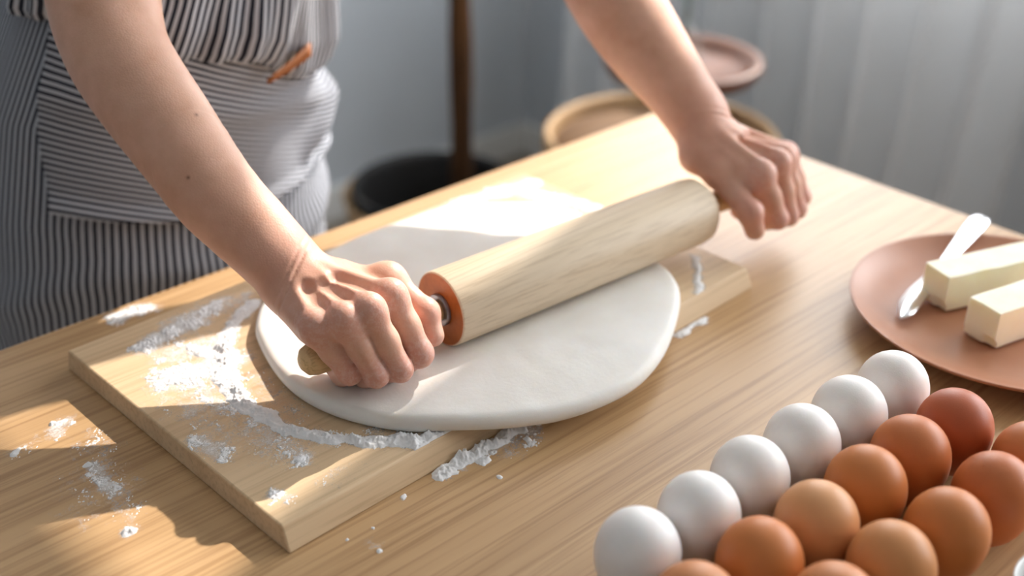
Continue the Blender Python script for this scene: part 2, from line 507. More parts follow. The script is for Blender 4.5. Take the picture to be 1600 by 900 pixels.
def dough():
    n = 200
    ring = closed_spline(DO, n)
    cen = ring.mean(0)
    prof = []                                  # (inset, height fraction) from the bottom edge to the middle
    for k in range(9):
        a = -math.pi/2+math.pi*k/8
        prof.append((0.0055*(1-math.cos(a)), 0.5+0.5*math.sin(a)))
    ins = [0.010, 0.016, 0.024]+[0.024+0.007*k for k in range(1, 16)]
    V = []; F = []
    nrm = []
    for i in range(n):
        d = ring[(i+1) % n]-ring[i-1]; nn = np.array([-d[1], d[0]]); nn /= np.linalg.norm(nn)
        if nn@(cen-ring[i]) < 0: nn = -nn
        nrm.append(nn)
    nrm = np.array(nrm)
    rows = []
    for (q, h) in prof:
        rows.append((ring+nrm*q, h))
    for q in ins:
        lam = q/0.14
        rows.append((ring+(cen-ring)*min(lam, 0.985)*1.0, 1.0))
    for (xy, h) in rows:
        for p, nz_ in zip(xy, fbm(xy[:, 0], xy[:, 1], 22, 3, 5)):
            # thickness: thin under the pin, fuller lip at the rim
            rel = p-PIN_A
            s = rel@PIN_D; dd = rel@np.array([-PIN_D[1], PIN_D[0]])
            th = 0.0128+0.0016*(nz_-0.5)*2
            if -0.02 < s < PIN_L+0.02:
                th -= 0.0042*math.exp(-(dd/0.016)**2)
            if dd > 0: th -= 0.0025*min(1, dd/0.05)
            # droop past the board's front edge
            v = (Vector(p)-BO).dot(ey)
            zb = BT if v > 0 else BT-0.005*min(1, (-v/0.035))**1.5
            V.append((p[0], p[1], zb+0.0002+th*h))
    nr = len(rows)
    for j in range(nr-1):
        for i in range(n):
            F.append([j*n+i, j*n+(i+1) % n, (j+1)*n+(i+1) % n, (j+1)*n+i])
    F.append([(nr-1)*n+i for i in range(n)])
    F.append(list(range(n))[::-1])
    # face orientation outwards
    return V, F
V, F = dough()
o = mesh_obj('rolled_dough', V, F, 'dough', origin=(0.49, 0.56, BT))
bm = bmesh.new(); bm.from_mesh(o.data); bmesh.ops.recalc_face_normals(bm, faces=bm.faces); bm.to_mesh(o.data); bm.free()
tag(o, 'round white sheet of dough rolled out under the rolling pin', 'dough')

# ------------------------------------------------------------------ rolling pin
pd = Vector((PIN_D[0], PIN_D[1], 0)); po = Vector((PIN_A[0], PIN_A[1], PIN_Z))
pin = thing('rolling_pin', 'pale wooden rolling pin with turned handles held in both hands', 'rolling pin', (po.x, po.y, PIN_Z-PIN_R))
r = PIN_R
prof = [(r-0.0012, 0.0), (r-0.0004, 0.0006), (r, 0.002), (r, PIN_L*0.5), (r, PIN_L-0.012), (r-0.0008, PIN_L-0.006), (r-0.004, PIN_L-0.0015), (r-0.009, PIN_L)]
barrel = sharp(mesh_obj('barrel', *lathe(prof, 96, pd, po, cap=False), 'pin', pin))
mesh_obj('end_face', *lathe([(r-0.0012, 0.0), (0.012, 0.0008), (0.0065, 0.0012)], 64, pd, po, cap=False), 'pin_end', barrel)
mesh_obj('end_face', *lathe([(r-0.009, PIN_L), (0.012, PIN_L-0.0008), (0.0065, PIN_L-0.001)], 64, pd, po, cap=False), 'pin_end', barrel)
hp = [(0.0062, 0.0), (0.0075, 0.004), (0.0088, 0.014), (0.0098, 0.032), (0.0100, 0.055), (0.0104, 0.078), (0.0110, 0.090), (0.0106, 0.098), (0.0088, 0.1035), (0.005, 0.1065), (0.0008, 0.1075)]
for sgn, o0 in ((-1, po), (1, po+pd*PIN_L)):
    h = mesh_obj('handle', *lathe([(a, t) for a, t in hp], 40, pd*sgn, o0), 'handle', pin)
    w = lathe([(0.0066, -0.0005), (0.0066, 0.0022), (0.0108, 0.0022), (0.0112, 0.0016), (0.0112, -0.0005)], 48, pd*sgn, o0, cap=False)
    sharp(mesh_obj('washer', *w, 'metal', pin))

# ------------------------------------------------------------------ signed-distance modelling for the body
def rc(P, a, b, ra, rb):
    a = np.asarray(a, float); b = np.asarray(b, float)
    ab = b-a; L = ab@ab
    t = np.clip(((P-a)@ab)/L, 0, 1)
    d = P-(a+t[:, None]*ab)
    return np.sqrt((d*d).sum(1))-(ra+(rb-ra)*t)
def sph(P, c, r):
    d = P-np.asarray(c, float)
    return np.sqrt((d*d).sum(1))-r
def ell(P, c, rad, R=None):
    d = P-np.asarray(c, float)
    if R is not None: d = d@np.asarray(R, float)
    k = d/np.asarray(rad, float)
    k0 = np.sqrt((k*k).sum(1))+1e-9
    k1 = np.sqrt(((k/np.asarray(rad, float))**2).sum(1))+1e-9
    return k0*(k0-1)/k1
def smin(a, b, k):
    h = np.maximum(k-np.abs(a-b), 0)/k
    return np.minimum(a, b)-h*h*k*0.25
def smax(a, b, k):
    return -smin(-a, -b, k)
def surface_net(f, lo, hi, res):
    B = 8
    lo = np.asarray(lo, float); hi = np.asarray(hi, float)
    nb = np.ceil((hi-lo)/(res*B)).astype(int)
    g = np.stack(np.meshgrid(*[np.arange(n) for n in nb], indexing='ij'), -1).reshape(-1, 3)
    cen = lo+(g+0.5)*B*res
    d = np.concatenate([f(c) for c in np.array_split(cen, max(1, len(cen)//200000))])
    g = g[np.abs(d) < B*res*0.95]
    loc = np.stack(np.meshgrid(*[np.arange(B+1)]*3, indexing='ij'), -1).reshape(-1, 3)
    N = nb*B+2
    key = lambda c: (c[..., 0]*N[1]+c[..., 1])*N[2]+c[..., 2]
    ckeys, cpos, quads = [], [], []
    corner = np.array([[i, j, k] for i in (0, 1) for j in (0, 1) for k in (0, 1)])
    edges = [(a, b) for a in range(8) for b in range(a+1, 8) if np.abs(corner[a]-corner[b]).sum() == 1]
    for blk in np.array_split(g, max(1, len(g)//300)):
        if len(blk) == 0: continue
        idx = blk[:, None, :]*B+loc[None]
        P = lo+idx*res
        val = f(P.reshape(-1, 3)).reshape(len(blk), B+1, B+1, B+1)
        cv = np.stack([val[:, c[0]:B+c[0], c[1]:B+c[1], c[2]:B+c[2]] for c in corner], -1).reshape(-1, 8)
        ci = (blk[:, None, :]*B+np.stack(np.meshgrid(*[np.arange(B)]*3, indexing='ij'), -1).reshape(1, -1, 3)).reshape(-1, 3)
        neg = cv < 0
        act = neg.any(1) & ~neg.all(1)
        cva, cia = cv[act], ci[act]
        num = np.zeros((len(cva), 3)); cnt = np.zeros(len(cva))
        for a, b_ in edges:
            va, vb = cva[:, a], cva[:, b_]
            cr = (va < 0) != (vb < 0)
            t = np.where(cr, va/np.where(cr, va-vb, 1), 0)
            num += np.where(cr[:, None], corner[a]+t[:, None]*(corner[b_]-corner[a]), 0); cnt += cr
        cpos.append(lo+(cia+num/cnt[:, None])*res); ckeys.append(key(cia))
        for ax in range(3):
            a = 0; b_ = [4, 2, 1][ax]
            cr = (cv[:, a] < 0) != (cv[:, b_] < 0)
            e = ci[cr]; flip = cv[cr, a] < 0
            o1 = np.zeros(3, int); o2 = np.zeros(3, int); o1[(ax+1) % 3] = 1; o2[(ax+2) % 3] = 1
            q = np.stack([key(e-o1-o2), key(e-o2), key(e), key(e-o1)], 1)
            q = np.where(flip[:, None], q, q[:, ::-1])
            quads.append(q)
    ckeys = np.concatenate(ckeys); cpos = np.concatenate(cpos); quads = np.concatenate(quads)
    od = np.argsort(ckeys); ckeys = ckeys[od]; cpos = cpos[od]
    pos = np.searchsorted(ckeys, quads); pos = np.clip(pos, 0, len(ckeys)-1)
    ok = (ckeys[pos] == quads).all(1)
    return cpos, pos[ok]

def V3(*a): return np.array(a, float)
def lerp(a, b, t): return a+(b-a)*t

# --- right arm (left in the picture)
RH = dict(
    W=V3(.3590, .5830, .0850),
    mcp=[V3(.3885, .5240, .0860), V3(.3665, .5160, .0885), V3(.3515, .5215, .0855), V3(.3385, .5340, .0800)],
    pip=[V3(.3955, .5060, .0500), V3(.3785, .5040, .0465), V3(.3640, .5090, .0462), V3(.3525, .5215, .0470)],
    dip=[V3(.3990, .5240, .0345), V3(.3830, .5240, .0330), V3(.3690, .5280, .0335), V3(.3580, .5380, .0345)],
    tip=[V3(.3990, .5440, .0375), V3(.3840, .5450, .0360), V3(.3700, .5480, .0365), V3(.3590, .5540, .0375)],
    rr=[(.0098, .0090, .0080, .0070), (.0090, .0079, .0074, .0066), (.0086, .0077, .0072, .0064), (.0083, .0077, .0068, .0060)],
    th=[V3(.3830, .5720, .0790), V3(.4060, .5500, .0790), V3(.4130, .5215, .0660), V3(.4120, .5125, .0535)],
    thr=(.0130, .0108, .0088, .0074),
    arm=[V3(.3597, .5850, .0861), V3(.3489, .6170, .1106), V3(.3399, .6430, .1314), V3(.3347, .6830, .1633), V3(.3326, .7170, .1862),
         V3(.3351, .7450, .2034), V3(.3434, .7700, .2278), V3(.3576, .7930, .2700), V3(.3900, .8450, .3900), V3(.4050, .8800, .4500)],
    armr=(.0200, .0232, .0262, .0296, .0312, .0325, .0355, .0375, .0400, .0440),
    side=V3(1.0, 0.25, 0.0), tendon=1.0, moles=[V3(.3393, .6611, .1735), V3(.3206, .6354, .1500)])
# --- left arm (right in the picture)
LH = dict(
    W=V3(.7230, .5480, .0970),
    mcp=[V3(.7275, .4930, .0790), V3(.7490, .4940, .0820), V3(.7665, .5010, .0795), V3(.7815, .5085, .0755)],
    pip=[V3(.7420, .4830, .0400), V3(.7600, .4850, .0360), V3(.7755, .4880, .0360), V3(.7925, .4960, .0390)],
    dip=[V3(.7440, .5030, .0290), V3(.7610, .5040, .0280), V3(.7760, .5060, .0290), V3(.7950, .5110, .0310)],
    tip=[V3(.7430, .5220, .0330), V3(.7600, .5230, .0320), V3(.7750, .5240, .0320), V3(.7930, .5260, .0330)],
    rr=[(.0092, .0084, .0076, .0068), (.0090, .0081, .0074, .0066), (.0086, .0078, .0072, .0064), (.0083, .0075, .0068, .0060)],
    th=[V3(.7080, .5420, .0850), V3(.7095, .5220, .0755), V3(.7065, .4850, .0560), V3(.7105, .4820, .0410)],
    thr=(.0130, .0098, .0090, .0080),
    arm=[V3(.7265, .5520, .0976), V3(.7253, .5660, .1139), V3(.7199, .5920, .1387), V3(.7190, .6220, .1621), V3(.7215, .6550, .1874), V3(.7330, .7000, .2200),
         V3(.7400, .7400, .2500), V3(.7380, .7750, .3050), V3(.7250, .8350, .4000), V3(.7100, .8700, .4550)],
    armr=(.0200, .0222, .0270, .0318, .0340, .0350, .0355, .0370, .0400, .0440),
    side=V3(-1.0, 0.35, 0.0), tendon=1.5)
def cr(P, n):
    P = np.asarray(P, float); out = []
    for i in range(len(P)-1):
        p0, p1, p2, p3 = P[max(i-1, 0)], P[i], P[i+1], P[min(i+2, len(P)-1)]
        for k in range(n):
            f = k/n
            out.append(0.5*((2*p1)+(-p0+p2)*f+(2*p0-5*p1+4*p2-p3)*f*f+(-p0+3*p1-3*p2+p3)*f**3))
    out.append(P[-1])
    return np.array(out)

def hand_field(H):
    W = H['W']; mcp = H['mcp']; pip = H['pip']
    fn = (mcp[1]-W); fn /= np.linalg.norm(fn)
    across = mcp[3]-mcp[0]; across /= np.linalg.norm(across)
    nrm = np.cross(fn, across); nrm /= np.linalg.norm(nrm)
    if nrm[2] < 0: nrm = -nrm
    side = H['side']/np.linalg.norm(H['side'])
    AR = cr(np.c_[np.array(H['arm']), np.array(H['armr'])], 3)
    def f(P):
        d = None
        for i in range(len(AR)-1):
            s = rc(P, AR[i, :3], AR[i+1, :3], AR[i, 3], AR[i+1, 3])
            d = s if d is None else smin(d, s, 0.006)
        near = P[:, 1] < W[1]+0.075
        if near.any():
            d[near] = hand(P[near], d[near])
        return d
    A = H['arm']
    axis0 = (A[1]-A[0])/np.linalg.norm(A[1]-A[0])
    sgn = -1.0 if np.cross(axis0, across)@nrm > 0 else 1.0
    def hand(P, d):
        # the two forearm bones side by side at the wrist
        for sg, rad in ((1, 0.0160), (-1, 0.0165)):
            s = rc(P, A[0]+side*0.0055*sg, lerp(A[0], A[1], 1.0)+side*0.004*sg, rad, 0.019)
            d = smin(d, s, 0.008)
        # back of the hand and palm
        for i in range(4):
            base = W+across*(-0.0075+0.0050*i)-nrm*0.002
            s = rc(P, base, mcp[i]-nrm*0.0035, 0.0130, 0.0096)
            d = smin(d, s, 0.010)
        d = smin(d, rc(P, W-nrm*0.006+across*0.008, mcp[3]-nrm*0.010+(W-mcp[3])*0.22, 0.0125, 0.0090), 0.008)
        th, tr = H['th'], H['thr']
        d = smin(d, rc(P, W-nrm*0.004-across*0.007, th[0], 0.0130, tr[0]), 0.008)
        d = smin(d, rc(P, th[0], mcp[0]-nrm*0.009, 0.0115, 0.0075), 0.009)
        # ulna head
        d = smin(d, sph(P, A[0]+across*0.011+nrm*0.010+(A[1]-A[0])*0.30, 0.0085), 0.012)
        # tendons fanning out over the back of the hand
        for i in range(4):
            a = W+across*(-0.006+0.0040*i)+nrm*0.0105
            tk = H['tendon']
            s = rc(P, a, mcp[i]+nrm*0.0066-(mcp[i]-W)*0.06, 0.0022*tk, 0.0025*tk)
            d = smin(d, s, 0.0060)
        # hollows between the tendons, just behind the knuckles
        for i in range(3):
            c = lerp(mcp[i], mcp[i+1], 0.5)+(W-mcp[1])*0.10+nrm*0.0120
            d = smax(d, -rc(P, c, c+(W-c)*0.42+nrm*0.0035, 0.0040, 0.0034), 0.007)
        # thumb
        t = smin(rc(P, th[0], th[1], tr[0]*0.9, tr[1]), rc(P, th[1], th[2], tr[1], tr[2]), 0.008)
        t = smin(t, rc(P, th[2], th[3], tr[2], tr[3]), 0.004)
        t = smin(t, sph(P, th[1]+nrm*0.002, tr[1]*1.03), 0.006)
        t = smin(t, sph(P, th[2], tr[2]*1.04), 0.004)
        out = smin(d, t, 0.0055)
        # fingers
        for i in range(4):
            a, b_, c, e = mcp[i], pip[i], H['dip'][i], H['tip'][i]
            r0, r1, r2, r3 = H['rr'][i]
            m_ = lerp(a, b_, 0.5)
            g = smin(rc(P, a, m_, r0, r1*0.97), rc(P, m_, b_, r1*0.97, r1*1.02), 0.006)
            g = smin(g, rc(P, b_, c, r1*0.98, r2), 0.003)
            g = smin(g, rc(P, c, e, r2, r3), 0.003)
            g = smin(g, sph(P, a+nrm*0.0022, r0*1.00), 0.006)
            k = smin(d, g, 0.0050)
            out = smin(out, k, 0.0006)
        # skin creases where the wrist bends
        ax = A[1]-A[0]; ax = ax/np.linalg.norm(ax)
        q = P-A[0]; along = q@ax; low = np.clip(-(q@np.cross(ax, across))*sgn/0.012+0.3, 0, 1)*np.clip(1.4+q@across/0.012, 0, 1)
        tilt = along+(q@across)*0.55
        for pos, amp in ((0.001, 0.0011), (0.0065, 0.0007)):
            out = out+amp*np.exp(-((tilt-pos)/0.0011)**2)*low
        return out
    return f

def attrs(me, V, H):
    """redness of knuckles and fingers, flour dust on the fingers"""
    red = np.zeros(len(V)); dust = np.zeros(len(V)); mole = np.zeros(len(V))
    for i in range(4):
        red = np.maximum(red, 0.75*np.exp(-((V-H['mcp'][i])**2).sum(1)/0.013**2))
        red = np.maximum(red, 0.65*np.exp(-((V-H['pip'][i])**2).sum(1)/0.016**2))
        red = np.maximum(red, 0.6*np.exp(-((V-H['tip'][i])**2).sum(1)/0.020**2))
        dust = np.maximum(dust, 0.30*np.exp(-((V-H['pip'][i])**2).sum(1)/0.018**2))
        dust = np.maximum(dust, 0.28*np.exp(-((V-H['mcp'][i])**2).sum(1)/0.018**2))
    red = np.maximum(red, 0.65*np.exp(-((V-H['th'][2])**2).sum(1)/0.015**2))
    for mp in H.get('moles', ()):
        i = np.argsort(((V-mp)**2).sum(1))[0]
        mole = np.maximum(mole, np.exp(-((V-V[i])**2).sum(1)/0.0011**2))
    red = np.maximum(red, 0.30*np.exp(-((V-H['W'])**2).sum(1)/0.045**2))
    return red, dust, mole

# --- trunk, neck and head (under the apron and above the picture)
def trunk_field(P):
    d = rc(P, (.440, .975, -.10), (.455, .965, .10), .090, .085)
    d = smin(d, rc(P, (.385, .97, -.06), (.495, .97, -.06), .080, .080), 0.04)
    d = smin(d, rc(P, (.455, .965, .10), (.525, .925, .34), .085, .085), 0.04)
    d = smin(d, rc(P, (.43, .90, .40), (.69, .895, .405), .062, .062), 0.06)
    d = smin(d, rc(P, (.555, .90, .42), (.56, .855, .56), .052, .045), 0.04)
    d = smin(d, ell(P, (.56, .825, .655), (.070, .090, .105)), 0.02)
    d = smin(d, ell(P, (.56, .765, .595), (.040, .040, .035)), 0.025)
    d = smin(d, rc(P, (.56, .735, .665), (.56, .722, .635), .008, .012), 0.012)
    for s in (-1, 1):
        d = smin(d, ell(P, (.56+s*.072, .84, .645), (.010, .018, .028)), 0.006)
        d = smax(d, -sph(P, (.56+s*.030, .728, .675), .013), 0.012)
        d = smin(d, sph(P, (.56+s*.030, .748, .673), .0125), 0.003)
    d = smax(d, -rc(P, (.545, .719, .601), (.575, .719, .601), .003, .003), 0.004)
    for s in (-1, 1):
        hx = .440+s*.070
        d = smin(d, rc(P, (hx, .975, -.10), (hx, .985, -.42), .082, .058), 0.03)
        d = smin(d, rc(P, (hx, .985, -.42), (hx, 1.00, -.68), .052, .036), 0.02)
        d = smin(d, rc(P, (hx, .99, -.712), (hx+s*.015, .87, -.718), .030, .022), 0.02)
    return d

person = thing('person', 'person in a striped apron pressing the rolling pin with both hands', 'person', (.46, .97, -T))
parts = []
redA, dustA, moleA = [], [], []
for H, lo_, hi_ in ((RH, (.27, .475, .015), (.48, .935, .51)), (LH, (.66, .455, .010), (.83, .93, .52))):
    V, Q = surface_net(hand_field(H), lo_, hi_, 0.0011)
    rd, du, mo = attrs(None, V, H)
    parts.append((V, Q)); redA.append(rd); dustA.append(du); moleA.append(mo)
V, Q = surface_net(trunk_field, (.26, .69, -.75), (.78, 1.12, .78), 0.006)
parts.append((V, Q)); redA.append(np.zeros(len(V))+0.1); dustA.append(np.zeros(len(V))); moleA.append(np.zeros(len(V)))
k = 0; VV = []; QQ = []
for V, Q in parts:
    VV.append(V); QQ.append(Q+k); k += len(V)
VV = np.concatenate(VV); QQ = np.concatenate(QQ)
body = mesh_obj('body', VV, QQ, 'skin', person)
for nm, arr in (('red', np.concatenate(redA)), ('dust', np.concatenate(dustA)), ('mole', np.concatenate(moleA))):
    a = body.data.attributes.new(nm, 'FLOAT', 'POINT')
    a.data.foreach_set('value', arr.astype(np.float32))
def hair_field(P):
    d = ell(P, (.56, .838, .675), (.084, .098, .108))
    d = smin(d, ell(P, (.56, .955, .66), (.045, .045, .045)), 0.02)
    d = np.maximum(d, -ell(P, (.56, .745, .625), (.066, .075, .105)))
    return d
V, Q = surface_net(hair_field, (.45, .70, .52), (.67, 1.02, .80), 0.005)
mesh_obj('hair', V, Q, 'hair', person)

# ------------------------------------------------------------------ apron
def gss(x, c, w): return np.exp(-((x-c)/w)**2)
def sstep(a, b, x):
    t = np.clip((x-a)/(b-a), 0, 1); return t*t*(3-2*t)
def body_xy(phi, z, off):
    cx = np.interp(z, [-.7, -.1, .10, .34, .45], [.440, .440, .455, .520, .535])
    cy = np.interp(z, [-.7, -.1, .10, .34, .45], [.985, .970, .960, .915, .90])
    a = np.interp(z, [-.7, -.3, -.10, .02, .12, .20, .32, .45], [.215, .193, .166, .158, .140, .124, .122, .130])+off
    b = np.interp(z, [-.7, -.3, -.10, .02, .12, .20, .32, .45], [.170, .145, .128, .122, .118, .118, .120, .085])+off
    return cx+a*np.sin(phi), cy-b*np.cos(phi)
def sheet(name, parent, phi0, phi1, zfun, off, mat, nphi=220, nz=90, thick=0.0012, shear=0.0):
    ph = np.linspace(phi0, phi1, nphi+1); s = np.linspace(0, 1, nz+1)
    PH, SS = np.meshgrid(ph, s)
    if shear: PH = PH+(phi1-PH)/(phi1-phi0)*shear*(SS-0.35)
    Z, OFF = zfun(PH, SS)
    OFF = OFF+off
    X, Y = body_xy(PH, Z, OFF)
    V = np.stack([X, Y, Z], -1).reshape(-1, 3)
    U = PH*0.150
    arc = np.cumsum(np.vstack([np.zeros((1, nphi+1)), np.hypot(np.diff(Z, axis=0), np.diff(OFF, axis=0))]), 0)
    uv = np.stack([U, arc], -1).reshape(-1, 2)
    F = []
    for j in range(nz):
        for i in range(nphi):
            a = j*(nphi+1)+i
            F.append([a, a+1, a+nphi+2, a+nphi+1])
    o = mesh_obj(name, V, F, mat, parent, uv=uv)
    md = o.modifiers.new('cloth thickness', 'SOLIDIFY'); md.thickness = thick; md.offset = 1
    return o
apron = bpy.data.objects.new('apron', None); C.objects.link(apron); apron.parent = person; ORG[apron.name] = ORG[person.name]

def z_skirt(ph, s):
    z = .150-s*(.150+.52)-.05*np.sin(ph)*np.exp(-s*6)
    fold = 0.004*np.sin(ph*9+3*z)*sstep(.02, -.3, z)+0.010*np.sin(ph*5+1+2*z)*sstep(-.05, -.5, z)
    fold = fold+0.006*gss(z+0.02*np.sin(ph*3), -.045, .016)+0.005*gss(z-0.03*ph, -.105, .018)-0.004*gss(z-0.02*ph, -.075, .012)
    fold = fold+0.008*gss(z-0.05*(ph-1.0), -.03, .016)*sstep(.3, .9, ph)
    return z, fold
sheet('skirt', apron, -math.pi, math.pi, z_skirt, 0.004, 'stripe_v', 360, 130)
def z_yoke(ph, s):
    zt = .154-.060*np.sin(ph); zb = np.interp(ph, [-1.1, 0, .7, 2.1], [.045, .010, .012, .02])
    z = zt+(zb-zt)*s
    f = 0.0045*gss(z-.10+0.03*ph, 0, .012)+0.003*np.sin(ph*6+z*30)*sstep(0, 0.6, ph)
    # slanting folds at the hip
    q = z-0.062-0.085*(ph-1.05)
    f = f+0.013*gss(q, 0.0, 0.011)*sstep(.55, .85, ph)-0.006*gss(q, -.022, .010)*sstep(.5, .9, ph)
    q2 = z-0.118-0.06*(ph-1.0)
    f = f+0.007*gss(q2, 0, .010)*sstep(.5, .9, ph)
    f = f+0.006*sstep(.9, 1.0, s)
    return z, f
sheet('pocket_panel', apron, math.radians(-62), math.radians(120), z_yoke, 0.010, 'stripe_h', 260, 80, shear=0.30)
def z_bib(ph, s):
    # blouses over the waist: comes down, rolls outward and tucks in
    z = np.interp(s, [0, .72, .86, .93, 1.0], [.47, .205, .158, .140, .146])
    blo = np.interp(s, [0, .45, .72, .84, .90, .95, 1.0], [0, .002, .012, .018, .015, .006, -.004])
    g = 0.0032*np.sin(ph*26+2*np.sin(ph*5))*sstep(.62, .90, s)+0.0055*np.sin(ph*9+8*s)*sstep(.2, .7, s)
    z = z+0.006*np.sin(ph*7+1)*sstep(.7, .95, s)-.055*np.sin(ph)*sstep(.2, 1, s)
    return z, blo+g
sheet('bib', apron, -math.pi, math.pi, z_bib, 0.006, 'stripe_v', 420, 110)
# apron tie lying over the hip
tie = []
for k in range(21):
    t = k/20
    tie.append((math.radians(74)+0.28*t*(1-0.3*t), .26-.30*t+0.02*math.sin(5*t)))
V = []; F = []
for (p_, z_) in tie:
    for w_ in (-1, -0.5, 0, 0.5, 1):
        X, Y = body_xy(np.array(p_+0.085*w_), np.array(z_), 0.014+0.006*(1-w_*w_))
        V.append((float(X), float(Y), z_+0.004*w_))
for j in range(20):
    for i in range(4):
        a = j*5+i; F.append([a, a+1, a+6, a+5])
uv = [(0.004*(i % 5), 0.02*(i//5)) for i in range(len(V))]
o = mesh_obj('waist_tie', V, F, 'stripe_v', apron, uv=uv)
md = o.modifiers.new('thickness', 'SOLIDIFY'); md.thickness = 0.0025
# leather tab
V = []; F = []
for k in range(9):
    t = k/8
    ph_ = math.radians(10)+math.radians(18)*t; zc = .124+.013*t
    for w_ in (-1, 1):
        X, Y = body_xy(np.array(ph_), np.array(zc), 0.0245)
        V.append((float(X), float(Y), zc+0.0055*w_*(0.35+0.65*t)))
for j in range(8):
    F.append([2*j, 2*j+1, 2*j+3, 2*j+2])
o = mesh_obj('leather_tab', V, F, 'leather', apron)
o['label'] = 'brown leather tab'
md = o.modifiers.new('thickness', 'SOLIDIFY'); md.thickness = 0.002

# ------------------------------------------------------------------ eggs
def egg_mesh(name, a=0.0229, L=0.0580):
    n, mrow = 40, 28
    V = []; F = []
    for j in range(mrow+1):
        th = math.pi*j/mrow
        zc = -math.cos(th)
        rr = a*math.sin(th)*(1+0.10*zc*1.0)        # blunt end up
        zz = L/2*zc
        for i in range(n):
            an = 2*math.pi*i/n
            V.append((rr*math.cos(an), rr*math.sin(an), zz+L/2))
    for j in range(mrow):
        for i in range(n):
            F.append([j*n+i, j*n+(i+1) % n, (j+1)*n+(i+1) % n, (j+1)*n+i])
    me = bpy.data.meshes.new(name)
    me.from_pydata(V, [], F)
    me.polygons.foreach_set('use_smooth', np.ones(len(F), bool))
    bm = bmesh.new(); bm.from_mesh(me); bmesh.ops.remove_doubles(bm, verts=bm.verts, dist=1e-6)
    bmesh.ops.recalc_face_normals(bm, faces=bm.faces); bm.to_mesh(me); bm.free()
    return me
egg_base = egg_mesh('egg_shell')
EGGS = [
    ('A', .3747, .3018, (246, 242, 240), 'white egg nearest the camera, at the lower end of the white row'),
    ('B', .4217, .3010, (246, 242, 239), 'second white egg from the lower end of the white row'),
    ('C', .4696, .3010, (247, 242, 238), 'third white egg from the lower end of the white row'),
    ('D', .5160, .2985, (247, 242, 238), 'fourth white egg from the lower end of the white row'),
    ('E', .5629, .2995, (246, 241, 237), 'second white egg from the plate, in the white row'),
    ('F', .6088, .2950, (247, 240, 235), 'white egg nearest the plate, at the upper end of the white row'),
    ('G', .3670, .2560, (208, 138, 88), 'brown egg cut by the lower frame, in front of the first two white eggs'),
    ('H', .4155, .2545, (206, 124, 64), 'orange-brown egg beside the second white egg'),
    ('I', .4625, .2520, (220, 158, 106), 'palest tan-brown egg, beside the third white egg'),
    ('J', .5085, .2510, (204, 124, 64), 'brown egg beside the fourth white egg'),
    ('K', .5540, .2500, (198, 114, 60), 'brown egg between the dark red-brown egg and the fourth white egg'),
    ('L', .6010, .2480, (182, 92, 52), 'dark red-brown egg beside the white egg nearest the plate'),
    ('M', .4160, .2085, (210, 136, 84), 'brown egg cut by the lower frame, in front of the palest tan egg'),
    ('N', .4645, .2060, (210, 142, 86), 'light brown egg in the front row, next to the one cut by the lower frame'),
    ('O', .5105, .2040, (204, 124, 64), 'brown egg in the front row, third from the lower frame'),
    ('P', .5570, .2010, (196, 110, 58), 'deep brown egg in the front row showing its base on the table'),
    ('Q', .6035, .1990, (206, 122, 68), 'brown egg cut off by the right frame edge'),
]
for i, (kx, x, y, col, lab) in enumerate(EGGS):
    me = egg_base if i == 0 else egg_base.copy()
    me.materials.clear()
    me.materials.append(egg_mat('eggshell_'+('white' if i < 6 else 'brown')+str(i), lin(*col), 0.30 if i < 6 else 0.0))
    o = bpy.data.objects.new('egg', me)
    C.objects.link(o)
    s = 1+random.uniform(-.015, .012)
    o.scale = (s, s, s*random.uniform(.985, 1.02))
    o.rotation_euler = (random.uniform(-.05, .05), random.uniform(-.05, .05), random.uniform(0, 6))
    o.location = (x, y, T+0.0002)
    tag(o, lab, 'egg', 'white eggs in a row' if i < 6 else 'brown eggs standing in rows')

# ------------------------------------------------------------------ plate, butter, knife
pc = (.7905, .3060)
pr = 0.116
prof = [(0.0, 0.006), (0.060, 0.006), (0.080, 0.0072), (0.096, 0.0105), (0.107, 0.0150), (0.1135, 0.0186), (0.1155, 0.0196), (pr, 0.0192), (pr, 0.0182),
        (0.112, 0.0150), (0.098, 0.0070), (0.082, 0.0022), (0.070, 0.0008), (0.066, 0.0), (0.0, 0.0)]
V, F = lathe(prof[1:-1], 96, None, (pc[0], pc[1], 0), cap=True)
o = mesh_obj('plate', V, F, 'plate', origin=(pc[0], pc[1], 0))
bm = bmesh.new(); bm.from_mesh(o.data); bmesh.ops.recalc_face_normals(bm, faces=bm.faces); bm.to_mesh(o.data); bm.free()
tag(o, 'shallow brown clay plate holding butter and a knife', 'plate')

